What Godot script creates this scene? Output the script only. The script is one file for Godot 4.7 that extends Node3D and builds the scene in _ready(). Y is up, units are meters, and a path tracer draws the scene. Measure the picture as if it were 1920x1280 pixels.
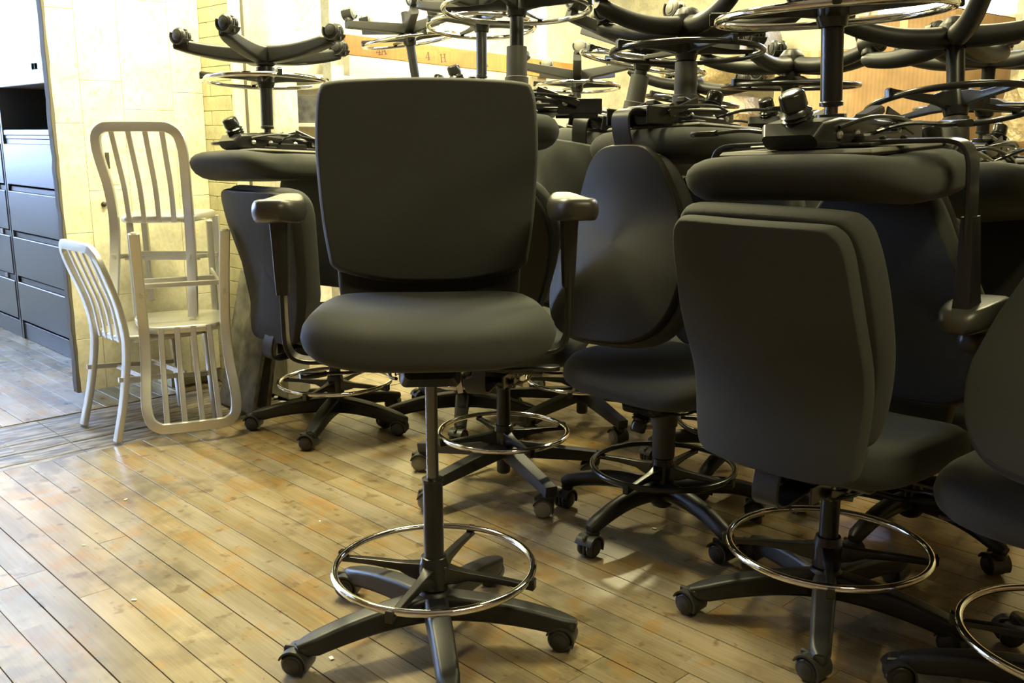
extends Node3D

# ---------------------------------------------------------------- mesh tools
var acc := PackedVector3Array()
var cache := {}
var M := {}
var used := {}
var rng := RandomNumberGenerator.new()

func grid(rings: Array, cap0 := true, cap1 := true, loop := false) -> void:
	# rings of equal length, each a closed outline; appended to acc, faces turned outward
	var t := PackedVector3Array()
	var n: int = rings[0].size()
	var last := rings.size() if loop else rings.size() - 1
	for i in last:
		var a: PackedVector3Array = rings[i]
		var b: PackedVector3Array = rings[(i + 1) % rings.size()]
		for j in n:
			var k := (j + 1) % n
			t.append_array([a[j], b[j], b[k], a[j], b[k], a[k]])
	if not loop:
		for e in 2:
			if (e == 0 and not cap0) or (e == 1 and not cap1): continue
			var r: PackedVector3Array = rings[0] if e == 0 else rings[-1]
			var c := Vector3.ZERO
			for p in r: c += p
			c /= n
			for j in n:
				var k := (j + 1) % n
				if e == 0: t.append_array([c, r[j], r[k]])
				else: t.append_array([c, r[k], r[j]])
	solid(t)

func solid(t: PackedVector3Array) -> void:
	var vol := 0.0
	var o: Vector3 = t[0]
	for i in range(0, t.size(), 3):
		vol += (t[i] - o).dot((t[i + 1] - o).cross(t[i + 2] - o))
	if vol > 0.0: # clockwise front faces: outward winding gives a negative sum
		for i in range(0, t.size(), 3):
			var s: Vector3 = t[i + 1]
			t[i + 1] = t[i + 2]
			t[i + 2] = s
	acc.append_array(t)

func commit(mat: Material, crease := 38.0) -> ArrayMesh:
	var n := acc.size() / 3
	var fn := PackedVector3Array()
	fn.resize(n)
	var at := {}
	var keys := PackedInt32Array()
	keys.resize(acc.size())
	var lists := []
	for f in n:
		var a := acc[f * 3]
		fn[f] = (acc[f * 3 + 2] - a).cross(acc[f * 3 + 1] - a)
		for c in 3:
			var p := acc[f * 3 + c]
			var k := Vector3i((p * 20000.0).round())
			var id: int = at.get(k, -1)
			if id < 0:
				id = lists.size()
				at[k] = id
				lists.append(PackedInt32Array())
			lists[id].append(f)
			keys[f * 3 + c] = id
	var un := PackedVector3Array()
	un.resize(n)
	for f in n: un[f] = fn[f].normalized()
	var cs := cos(deg_to_rad(crease))
	var no := PackedVector3Array()
	no.resize(acc.size())
	for i in acc.size():
		var f := i / 3
		var s := Vector3.ZERO
		var u := un[f]
		for g in lists[keys[i]]:
			if un[g].dot(u) > cs: s += fn[g]
		no[i] = s.normalized() if s.length() > 1e-14 else u
	var ar := []
	ar.resize(Mesh.ARRAY_MAX)
	ar[Mesh.ARRAY_VERTEX] = acc
	ar[Mesh.ARRAY_NORMAL] = no
	var m := ArrayMesh.new()
	m.add_surface_from_arrays(Mesh.PRIMITIVE_TRIANGLES, ar)
	m.surface_set_material(0, mat)
	acc = PackedVector3Array()
	return m

func rrect(w: float, h: float, r: float, seg := 3) -> PackedVector2Array:
	var o := PackedVector2Array()
	r = minf(r, minf(w, h) * 0.499)
	var cs := [Vector2(w / 2 - r, h / 2 - r), Vector2(-w / 2 + r, h / 2 - r), Vector2(-w / 2 + r, -h / 2 + r), Vector2(w / 2 - r, -h / 2 + r)]
	for q in 4:
		for k in seg + 1:
			o.append(cs[q] + Vector2.from_angle(PI / 2 * (q + float(k) / seg)) * r)
	return o

func circ(r: float, n := 14) -> PackedVector2Array:
	var o := PackedVector2Array()
	for k in n: o.append(Vector2.from_angle(TAU * k / n) * r)
	return o

func rbox(c: Vector3, s: Vector3, r := 0.004, b := Basis()) -> void:
	var rings := []
	for q in [[-1, -1], [-1, 0], [1, 0], [1, 1]]:
		var inset: float = r if q[1] != 0 else 0.0
		var y: float = q[0] * s.y / 2 - (0.0 if q[1] != 0 else q[0] * r)
		var ring := PackedVector3Array()
		for p in rrect(s.x - 2 * inset, s.z - 2 * inset, maxf(r - inset * 0.5, 0.0005), 2): ring.append(c + b * Vector3(p.x, y, p.y))
		rings.append(ring)
	grid(rings)

func sweep(path: Array, sec: Array, up := Vector3.UP, loop := false) -> void:
	# sec: one outline for each path point, or a single one; outline x across, y along up
	var rings := []
	var n := path.size()
	for i in n:
		var d: Vector3
		if loop: d = path[(i + 1) % n] - path[(i - 1 + n) % n]
		else: d = path[mini(i + 1, n - 1)] - path[maxi(i - 1, 0)]
		d = d.normalized()
		var x := d.cross(up).normalized()
		var y := x.cross(d).normalized()
		var o: PackedVector2Array = sec[i] if sec.size() > 1 else sec[0]
		var ring := PackedVector3Array()
		for p in o: ring.append(path[i] + x * p.x + y * p.y)
		rings.append(ring)
	grid(rings, true, true, loop)

func spline(pts: Array, per := 6, closed := false) -> Array:
	var o := []
	var n := pts.size()
	for i in (n if closed else n - 1):
		var p0: Vector3 = pts[(i - 1 + n) % n] if closed else pts[maxi(i - 1, 0)]
		var p1: Vector3 = pts[i]
		var p2: Vector3 = pts[(i + 1) % n]
		var p3: Vector3 = pts[(i + 2) % n] if closed else pts[mini(i + 2, n - 1)]
		for k in per: o.append(p1.cubic_interpolate(p2, p0, p3, float(k) / per))
	if not closed: o.append(pts[-1])
	return o

func lathe(prof: Array, n := 20, xf := Transform3D()) -> void:
	var rings := []
	for p in prof:
		var ring := PackedVector3Array()
		for k in n:
			var a := TAU * k / n
			ring.append(xf * Vector3(cos(a) * p[0], p[1], sin(a) * p[0]))
		rings.append(ring)
	grid(rings)

func pillow(outline: PackedVector2Array, th: float, er: float, crown: float, df: Callable) -> void:
	# outline in x,y; thickness along z (front = +); er = how far the rounding eats in
	var hw := 0.0
	for p in outline: hw = maxf(hw, maxf(absf(p.x), absf(p.y)))
	var c := Vector2.ZERO
	for p in outline: c += p
	c /= outline.size()
	var steps := []
	for k in [0.02, 0.3, 0.55, 0.75, 0.88]: steps.append([k * (1.0 - er / hw), -th / 2 - crown * 0.3 * (1.0 - k * k)])
	for k in 9:
		var a := -PI / 2 + PI * k / 8.0
		steps.append([1.0 - (1.0 - cos(a)) * er / hw, sin(a) * th / 2])
	for k in [0.88, 0.75, 0.55, 0.3, 0.02]: steps.append([k * (1.0 - er / hw), th / 2 + crown * (1.0 - k * k)])
	var rings := []
	for s in steps:
		var ring := PackedVector3Array()
		for p in outline:
			var q: Vector2 = c + (p - c) * s[0]
			ring.append(df.call(Vector3(q.x, q.y, s[1])))
		rings.append(ring)
	grid(rings)

func squircle(n: float, hw: Callable, y0: float, y1: float, cnt := 44) -> PackedVector2Array:
	# squared oval whose half-width changes with height (t = 0 bottom .. 1 top)
	var o := PackedVector2Array()
	for k in cnt:
		var a := TAU * k / cnt
		var x := signf(cos(a)) * pow(absf(cos(a)), 2.0 / n)
		var y := signf(sin(a)) * pow(absf(sin(a)), 2.0 / n)
		var t := y * 0.5 + 0.5
		o.append(Vector2(x * float(hw.call(t)), lerpf(y0, y1, t)))
	return o

func traced(right: Array, per := 4) -> PackedVector2Array:
	# closed outline from its right half, bottom centre to top centre
	var pts := []
	for p in right: pts.append(Vector3(p[0], p[1], 0))
	for i in range(right.size() - 2, 0, -1): pts.append(Vector3(-right[i][0], right[i][1], 0))
	var o := PackedVector2Array()
	for p in spline(pts, per, true): o.append(Vector2(p.x, p.y))
	return o

# ---------------------------------------------------------------- scene tools
func numbered(n: String) -> String:
	if not used.has(n):
		used[n] = 0
		return n
	used[n] += 1
	return "%s_%03d" % [n, used[n]]

func thing(called: String, label: String, category: String, xf := Transform3D(), group := "") -> Node3D:
	var o := Node3D.new()
	o.name = numbered(called)
	add_child(o)
	o.transform = xf
	o.set_meta("label", label)
	o.set_meta("category", category)
	if group: o.set_meta("group", group)
	return o

func part(p: Node3D, called: String, m: Mesh, xf := Transform3D()) -> MeshInstance3D:
	var o := MeshInstance3D.new()
	o.mesh = m
	o.name = called
	o.transform = xf
	o.cast_shadow = GeometryInstance3D.SHADOW_CASTING_SETTING_ON
	p.add_child(o, true)
	return o

func struct(called: String, m: Mesh, label: String, category: String) -> MeshInstance3D:
	var o := part(self, numbered(called), m)
	o.set_meta("kind", "structure")
	o.set_meta("label", label)
	o.set_meta("category", category)
	return o

func single(called: String, m: Mesh, label: String, category: String, xf := Transform3D(), group := "") -> MeshInstance3D:
	var o := part(self, numbered(called), m, xf)
	o.set_meta("label", label)
	o.set_meta("category", category)
	if group: o.set_meta("group", group)
	return o

func lin(r: float, g: float, b: float) -> Color:
	return Color(r, g, b).linear_to_srgb()

func mat(c: Color, rough: float, metal := 0.0) -> StandardMaterial3D:
	var m := StandardMaterial3D.new()
	m.albedo_color = c
	m.roughness = rough
	m.metallic = metal
	return m

func tri(m: StandardMaterial3D, tex: Texture2D, s: Vector3, world := false) -> void:
	m.albedo_texture = tex
	m.uv1_triplanar = true
	m.uv1_world_triplanar = world
	m.uv1_scale = s

func tex_of(w: int, h: int, f: Callable) -> ImageTexture:
	var im := Image.create(w, h, false, Image.FORMAT_RGB8)
	for y in h:
		for x in w: im.set_pixel(x, y, f.call(x, y))
	return ImageTexture.create_from_image(im)

func noise(freq: float, sd: int, oct := 3) -> FastNoiseLite:
	var n := FastNoiseLite.new()
	n.seed = sd
	n.frequency = freq
	n.fractal_octaves = oct
	return n

# ---------------------------------------------------------------- materials
func materials() -> void:
	# woven cloth: fine ribs
	var wn := noise(0.09, 3)
	var weave := tex_of(128, 128, func(x, y):
		var v: float = 0.86 + 0.1 * sin(y * TAU / 4.0) * (0.5 + 0.5 * sin(x * TAU / 8.0)) + 0.06 * wn.get_noise_2d(x * 3.0, y)
		return Color(v, v, v))
	var f := mat(lin(0.050, 0.0525, 0.047), 0.92)
	tri(f, weave, Vector3(14, 14, 14))
	f.rim_enabled = true
	f.rim = 0.25
	f.rim_tint = 0.6
	f.heightmap_enabled = true
	f.heightmap_texture = weave
	f.heightmap_scale = 0.05
	M.fabric = f
	var gn := noise(0.2, 8)
	var pebble := tex_of(128, 128, func(x, y):
		var v: float = 0.85 + 0.2 * gn.get_noise_2d(x, y)
		return Color(v, v, v))
	var p := mat(lin(0.017, 0.0165, 0.015), 0.45)
	tri(p, pebble, Vector3(9, 9, 9))
	M.plastic = p
	var sh := mat(lin(0.024, 0.022, 0.019), 0.46)
	tri(sh, pebble, Vector3(9, 9, 9))
	sh.metallic_specular = 0.35
	M.shell = sh
	M.pad = mat(lin(0.045, 0.043, 0.036), 0.38)
	M.gloss = mat(lin(0.018, 0.018, 0.017), 0.22)
	M.steel = mat(lin(0.02, 0.0195, 0.018), 0.28, 0.3)
	M.piston = mat(lin(0.16, 0.16, 0.15), 0.22, 0.9)
	M.chrome = mat(lin(0.78, 0.78, 0.76), 0.07, 1.0)
	M.sleeve = mat(lin(0.06, 0.059, 0.05), 0.55)
	M.greyarm = mat(lin(0.03, 0.03, 0.027), 0.5)
	M.wheel = mat(lin(0.022, 0.022, 0.02), 0.4)
	M.wheel_grey = mat(lin(0.24, 0.235, 0.2), 0.5)
	M.hood = mat(lin(0.03, 0.03, 0.027), 0.4)
	M.zinc = mat(lin(0.7, 0.7, 0.66), 0.3, 0.9)
	M.mech = mat(lin(0.022, 0.022, 0.021), 0.28, 0.2)
	M.pan = mat(lin(0.12, 0.115, 0.09), 0.6)
	var bn := noise(0.05, 21, 4)
	var brushed := tex_of(256, 256, func(x, y):
		var v: float = 0.97 + 0.03 * bn.get_noise_2d(x * 0.25, y * 6.0)
		return Color(v, v, v))
	var al := mat(lin(0.70, 0.70, 0.67), 0.38, 0.85)
	tri(al, brushed, Vector3(3, 3, 3))
	M.alu = al
	M.foot = mat(lin(0.62, 0.6, 0.5), 0.6)
	M.cabinet = mat(lin(0.052, 0.051, 0.052), 0.42, 0.1)
	M.cabinet_trim = mat(lin(0.2, 0.19, 0.165), 0.45, 0.2)
	M.cab_dark = mat(lin(0.03, 0.03, 0.032), 0.5)
	# cream paint, patchy
	var pn := noise(0.012, 31, 4)
	var pn2 := noise(0.08, 32, 3)
	var paint := tex_of(512, 512, func(x, y):
		var v: float = 0.95 + 0.1 * pn.get_noise_2d(x, y) + 0.05 * pn2.get_noise_2d(x, y)
		var d: float = smoothstep(0.34, 0.5, pn2.get_noise_2d(x + 900, y * 0.6))
		return Color(v, v * (1.0 - 0.05 * d), v * (0.97 - 0.16 * d)))
	var cr := mat(lin(0.78, 0.75, 0.61), 0.55)
	tri(cr, paint, Vector3(0.9, 0.9, 0.9), true)
	M.cream = cr
	var wh := mat(lin(0.82, 0.80, 0.72), 0.65)
	tri(wh, paint, Vector3(0.7, 0.7, 0.7), true)
	M.white = wh
	var ol := mat(lin(0.58, 0.55, 0.37), 0.6)
	tri(ol, paint, Vector3(1.1, 1.1, 1.1), true)
	M.oldpaint = ol
	M.mortar = mat(lin(0.50, 0.47, 0.33), 0.9)
	var bw := mat(lin(0.22, 0.13, 0.085), 0.85)
	tri(bw, paint, Vector3(0.9, 0.9, 0.9), true)
	M.brickwall = bw
	M.edge = mat(lin(0.12, 0.11, 0.085), 0.8)
	M.iron = mat(lin(0.045, 0.042, 0.038), 0.6, 0.3)
	var sn := noise(0.03, 41, 4)
	var sheet := tex_of(256, 256, func(x, y):
		var v: float = 0.85 + 0.35 * sn.get_noise_2d(x, y)
		return Color(v, v, v))
	var gp := mat(lin(0.20, 0.195, 0.15), 0.55)
	tri(gp, sheet, Vector3(1.3, 1.3, 1.3))
	M.greypanel = gp
	# wood
	var g1 := noise(0.02, 51, 4)
	var g2 := noise(0.006, 52, 3)
	var g3 := noise(0.05, 53, 2)
	var grain := tex_of(512, 1024, func(x, y):
		var w: float = g2.get_noise_2d(x * 1.0, y * 0.35)
		var r: float = sin((x * 0.16 + w * 16.0)) * 0.5 + 0.5
		var fine: float = g1.get_noise_2d(x * 7.0, y * 0.18)
		var v: float = 0.88 + 0.02 * r + 0.075 * fine + 0.14 * w
		var k: float = smoothstep(0.66, 0.74, g3.get_noise_2d(x * 0.9, y * 0.55))
		v = clampf(v - 0.12 * k, 0.2, 1.0)
		return Color(v, v * (0.985 + 0.02 * w), v * (0.95 + 0.1 * w)))
	M.grain = grain
	# dirt and varnish wear lying across the boards (world plan, 6 m)
	var d1 := noise(0.008, 61, 4)
	var d2 := noise(0.05, 62, 4)
	var d3 := noise(0.02, 63, 4)
	M.stain = tex_of(768, 768, func(x, y):
		var g: float = smoothstep(0.05, 0.5, d1.get_noise_2d(x, y) + 0.35 * d2.get_noise_2d(x, y))
		var o: float = smoothstep(0.12, 0.5, d3.get_noise_2d(x + 500, y + 90) + 0.25 * d2.get_noise_2d(x + 40, y))
		var s: float = smoothstep(0.42, 0.6, d2.get_noise_2d(x * 0.8 + 300, y * 0.8))
		var c := Color(0.97, 0.97, 0.97)
		c = c.lerp(Color(0.76, 0.755, 0.75), g * 0.7)
		c = c.lerp(Color(1.0, 0.87, 0.68), o * 0.55)
		return c.lerp(Color(0.62, 0.56, 0.48), s * 0.5))
	var tones := [Vector3(0.395, 0.32, 0.192), Vector3(0.355, 0.288, 0.172), Vector3(0.425, 0.35, 0.22), Vector3(0.32, 0.262, 0.164), Vector3(0.37, 0.287, 0.155), Vector3(0.355, 0.302, 0.203)]
	M.boards = []
	for t in tones:
		var b := mat(lin(t.x, t.y, t.z), 0.25)
		b.albedo_texture = grain
		b.detail_enabled = true
		b.detail_albedo = M.stain
		b.detail_blend_mode = BaseMaterial3D.BLEND_MODE_MUL
		b.detail_uv_layer = BaseMaterial3D.DETAIL_UV_2
		b.heightmap_enabled = true
		b.heightmap_texture = grain
		b.heightmap_scale = 0.03
		M.boards.append(b)
	M.sub = mat(lin(0.035, 0.026, 0.016), 0.9)
	var ws := mat(lin(0.30, 0.265, 0.205), 0.5)
	var en2 := noise(0.035, 55, 5)
	var wtex := tex_of(512, 512, func(x, y):
		var v: float = 0.8 + 0.55 * en2.get_noise_2d(x * 0.35, y * 1.6) + 0.12 * g1.get_noise_2d(x * 0.4, y * 6.0)
		var o: float = smoothstep(0.15, 0.45, en2.get_noise_2d(x * 0.5 + 700, y))
		return Color(v, v, v).lerp(Color(v, v * 0.82, v * 0.6), o * 0.6))
	tri(ws, wtex, Vector3(0.9, 0.9, 0.9), true)
	M.worn = ws
	var pine := mat(lin(0.38, 0.185, 0.045), 0.5)
	tri(pine, grain, Vector3(0.6, 1.4, 0.6))
	M.pine = pine
	M.pine_end = mat(lin(0.45, 0.2, 0.07), 0.7)
	M.ink = mat(lin(0.06, 0.03, 0.02), 0.8)
	var kn := noise(0.02, 71, 3)
	var card := tex_of(256, 256, func(x, y):
		var v: float = 0.92 + 0.1 * kn.get_noise_2d(x, y) + 0.03 * sin(x * TAU / 8.0)
		return Color(v, v, v))
	var cb := mat(lin(0.36, 0.215, 0.095), 0.75)
	tri(cb, card, Vector3(1.2, 1.2, 1.2))
	M.card = cb
	var cb2 := mat(lin(0.44, 0.30, 0.15), 0.75)
	tri(cb2, card, Vector3(1.2, 1.2, 1.2))
	M.card2 = cb2
	M.tape = mat(lin(0.62, 0.45, 0.22), 0.35)
	var crn := noise(0.03, 81, 5)
	var crumple := tex_of(256, 256, func(x, y):
		var v: float = 0.8 + 0.4 * absf(crn.get_noise_2d(x, y))
		return Color(v, v, v))
	var bag := mat(lin(0.52, 0.42, 0.25), 0.4)
	tri(bag, crumple, Vector3(1.5, 1.5, 1.5))
	bag.heightmap_enabled = true
	bag.heightmap_texture = crumple
	bag.heightmap_scale = 3.0
	M.bag = bag
	M.paper = mat(lin(0.8, 0.78, 0.7), 0.8)
	M.shelf = mat(lin(0.62, 0.6, 0.5), 0.5)
	var gl := mat(Color(0.9, 0.95, 1.0, 0.08), 0.02)
	gl.transparency = BaseMaterial3D.TRANSPARENCY_ALPHA
	M.glass = gl
	var tube := mat(Color(1, 1, 1), 0.5)
	tube.emission_enabled = true
	tube.emission = Color(1.0, 0.93, 0.66)
	tube.emission_energy_multiplier = 6.0
	M.tube = tube
	M.fixture = mat(lin(0.75, 0.74, 0.7), 0.5)
	M.ceil = mat(lin(0.70, 0.68, 0.60), 0.8)

# ---------------------------------------------------------------- office chair pieces
func leg_mesh(kind: int) -> Mesh:
	var key := "leg%d" % kind
	if cache.has(key): return cache[key]
	var path := []
	var sec := []
	var n := 14
	for i in n + 1:
		var t := float(i) / n
		var r := lerpf(0.03, 0.345, t)
		if kind == 1: # moulded nylon, squared section, arched and rounded at the tip
			var h := lerpf(0.066, 0.045, pow(t, 0.8))
			var w := lerpf(0.060, 0.048, t)
			var top := 0.128 - 0.045 * t * t - 0.004 * t
			if i == n: h *= 0.6; w *= 0.6
			elif i == n - 1: h *= 0.86; w *= 0.9
			path.append(Vector3(0, top - h / 2, r))
			sec.append(rrect(w, h, minf(0.012, h * 0.4), 3))
		elif kind == 2: # straight steel-box section sloping down
			var h2 := lerpf(0.052, 0.036, t)
			path.append(Vector3(0, lerpf(0.132, 0.088, t), r))
			sec.append(rrect(lerpf(0.05, 0.042, t), h2, 0.005, 2))
		else: # round bent tube
			var y := 0.118 + 0.012 * sin(t * PI) - 0.036 * t * t
			path.append(Vector3(0, y, r))
			var rr := lerpf(0.031, 0.023, t)
			if i == n: rr *= 0.6
			sec.append(circ(rr, 16))
	sweep(path, sec)
	cache[key] = commit(M.greyarm if kind == 2 else M.plastic)
	return cache[key]

func caster_meshes(kind: int) -> Array:
	var key := "caster%d" % kind
	if cache.has(key): return cache[key]
	# hood: arc over two wheels, with a stem above. axle along x
	var rings := []
	for i in 15:
		var a := deg_to_rad(-25.0 + 185.0 * i / 14.0)
		var ring := PackedVector3Array()
		for q in [Vector2(-0.0255, 0.0275), Vector2(0.0255, 0.0275), Vector2(0.0255, 0.0315), Vector2(-0.0255, 0.0315)]:
			ring.append(Vector3(q.x, 0.028 + sin(a) * q.y, -cos(a) * q.y))
		rings.append(ring)
	grid(rings)
	rbox(Vector3(0, 0.036, 0), Vector3(0.009, 0.048, 0.052), 0.003)
	lathe([[0.016, 0.05], [0.0185, 0.06], [0.0175, 0.064], [0.010, 0.067], [0.008, 0.068]], 16, Transform3D(Basis(), Vector3(0, 0, -0.016)))
	var hood := commit(M.hood)
	lathe([[0.002, -0.0085], [0.020, -0.0085], [0.0262, -0.006], [0.0278, 0.0], [0.0262, 0.005], [0.021, 0.0095], [0.010, 0.0115], [0.002, 0.012]], 22, Transform3D(Basis(Vector3(0, 0, 1), -PI / 2), Vector3.ZERO))
	var wheel := commit(M.wheel_grey if kind == 2 else M.wheel, 30)
	lathe([[0.002, 0.0115], [0.016, 0.0105], [0.0165, 0.0125], [0.010, 0.0145], [0.002, 0.015]], 18, Transform3D(Basis(Vector3(0, 0, 1), -PI / 2), Vector3.ZERO))
	var disc := commit(M.wheel_grey if kind == 2 else M.hood, 30)
	cache[key] = [hood, wheel, disc]
	return cache[key]

func ring_mesh(r: float, tube: float, m: Material, key: String) -> Mesh:
	if cache.has(key): return cache[key]
	var path := []
	for i in 72: path.append(Vector3(cos(TAU * i / 72) * r, 0, sin(TAU * i / 72) * r))
	sweep(path, [circ(tube, 12)], Vector3.UP, true)
	cache[key] = commit(m)
	return cache[key]

func spoke_mesh(r: float) -> Mesh:
	var key := "spoke%.3f" % r
	if cache.has(key): return cache[key]
	var path := []
	var sec := []
	for t in [[0.028, -0.012, 0.034, 0.046], [0.06, -0.012, 0.026, 0.036], [0.09, -0.008, 0.021, 0.022], [r * 0.7, -0.008, 0.019, 0.016], [r - 0.012, -0.011, 0.018, 0.014], [r + 0.014, -0.012, 0.018, 0.016]]:
		path.append(Vector3(0, t[1], t[0]))
		sec.append(rrect(t[2], t[3], 0.003, 2))
	sweep(path, sec)
	rbox(Vector3(0, -0.004, r + 0.012), Vector3(0.018, 0.026, 0.01), 0.002)
	cache[key] = commit(M.gloss)
	return cache[key]

func seat_mesh() -> Mesh:
	if cache.has("seat"): return cache.seat
	var o := squircle(3.9, func(t): return lerpf(0.256, 0.289, t), -0.245, 0.25, 60)
	pillow(o, 0.10, 0.055, 0.004, func(p: Vector3):
		var z: float = p.y
		var y: float = p.z
		var drop: float = 0.0 if z < 0.08 else (z - 0.08) * (z - 0.08) * 1.05
		var side: float = pow(absf(p.x) / 0.28, 3.0) * 0.006
		var dish: float = -0.006 * cos(clampf(p.x / 0.25, -1, 1) * PI / 2) * smoothstep(0.01, 0.05, y)
		return Vector3(p.x, y - 0.05 - drop + side + dish + maxf(0, z) * 0.04 * smoothstep(0.02, -0.05, y), z))
	cache.seat = commit(M.fabric)
	return cache.seat

func bend(p: Vector3, depth: float, curve := 0.55) -> Vector3:
	# a backrest: wraps round at the sides, lumbar swell low down
	var t := clampf(p.y / 0.56, -0.2, 1.0)
	var lum := 0.028 * exp(-pow((t - 0.28) / 0.22, 2.0))
	return Vector3(p.x, p.y, p.z + depth + p.x * p.x * curve + lum - 0.05 * t * t)

func back_meshes(kind: String) -> Array:
	var key := "back_" + kind
	if cache.has(key): return cache[key]
	var out := []
	if kind == "main":
		var mo := traced([[0, 0.008], [0.10, 0.012], [0.19, 0.030], [0.236, 0.050], [0.247, 0.085], [0.262, 0.2], [0.273, 0.33], [0.272, 0.43], [0.264, 0.484], [0.238, 0.506], [0.12, 0.518], [0, 0.522]])
		pillow(mo, 0.082, 0.030, 0.008, func(p: Vector3): return bend(p, 0.0))
		out.append(commit(M.fabric))
		pillow(squircle(6.0, func(t): return lerpf(0.225, 0.238, t), -0.10, 0.30, 40), 0.045, 0.02, 0.0, func(p: Vector3): return bend(p, -0.03))
		out.append(commit(M.fabric))
		var sp := []
		for q in mo: sp.append(bend(Vector3(q.x * 0.945, 0.265 + (q.y - 0.265) * 0.955, 0.0365), 0.0))
		sweep(sp, [circ(0.0014, 6)], Vector3(0, 0, 1), true)
		out.append(commit(M.fabric))
	elif kind == "fabric":
		var fo := [[0, 0.02], [0.14, 0.022], [0.19, 0.03], [0.212, 0.06], [0.228, 0.16], [0.242, 0.28], [0.240, 0.40], [0.226, 0.50], [0.205, 0.545], [0.16, 0.56], [0, 0.565]]
		pillow(traced(fo), 0.078, 0.034, 0.006, func(p: Vector3): return bend(p, 0.0))
		out.append(commit(M.fabric))
		var fs := [[0, -0.045], [0.15, -0.042], [0.188, -0.03], [0.202, 0.0], [0.214, 0.12], [0.222, 0.26], [0.214, 0.42], [0.205, 0.50], [0.186, 0.533], [0.15, 0.543], [0, 0.545]]
		pillow(traced(fs), 0.05, 0.018, 0.004, func(p: Vector3): return bend(p, -0.052))
		out.append(commit(M.fabric))
	elif kind == "wide": # widest at its flat top, plastic rear
		var hw4 := func(t): return 0.172 + 0.085 * smoothstep(0.1, 1.0, t)
		pillow(squircle(7.0, hw4, -0.02, 0.55, 72), 0.075, 0.034, 0.006, func(p: Vector3): return bend(p, 0.0))
		out.append(commit(M.fabric))
		pillow(squircle(8.0, func(t): return float(hw4.call(t)) - 0.008, -0.06, 0.54, 72), 0.045, 0.014, 0.006, func(p: Vector3): return bend(p, -0.048))
		out.append(commit(M.shell))
	elif kind == "pear": # fabric all round, broad far end
		var hw5 := func(t): return 0.13 + 0.135 * smoothstep(0.0, 0.75, t)
		pillow(squircle(4.0, hw5, -0.03, 0.56, 60), 0.075, 0.034, 0.006, func(p: Vector3): return bend(p, 0.0))
		out.append(commit(M.fabric))
		pillow(squircle(4.0, func(t): return float(hw5.call(t)) - 0.014, -0.045, 0.54, 60), 0.045, 0.018, 0.006, func(p: Vector3): return bend(p, -0.05))
		out.append(commit(M.fabric))
	else:
		var hw3 := func(t): return 0.172 + 0.093 * smoothstep(0.0, 0.72, t)
		pillow(squircle(3.6, hw3, -0.03, 0.56, 60), 0.07, 0.034, 0.006, func(p: Vector3): return bend(p, 0.0))
		out.append(commit(M.fabric))
		pillow(squircle(3.4, func(t): return float(hw3.call(t)) - 0.012, -0.045, 0.548, 60), 0.04, 0.016, 0.006, func(p: Vector3): return bend(p, -0.046))
		out.append(commit(M.shell))
	cache[key] = out
	return out

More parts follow.
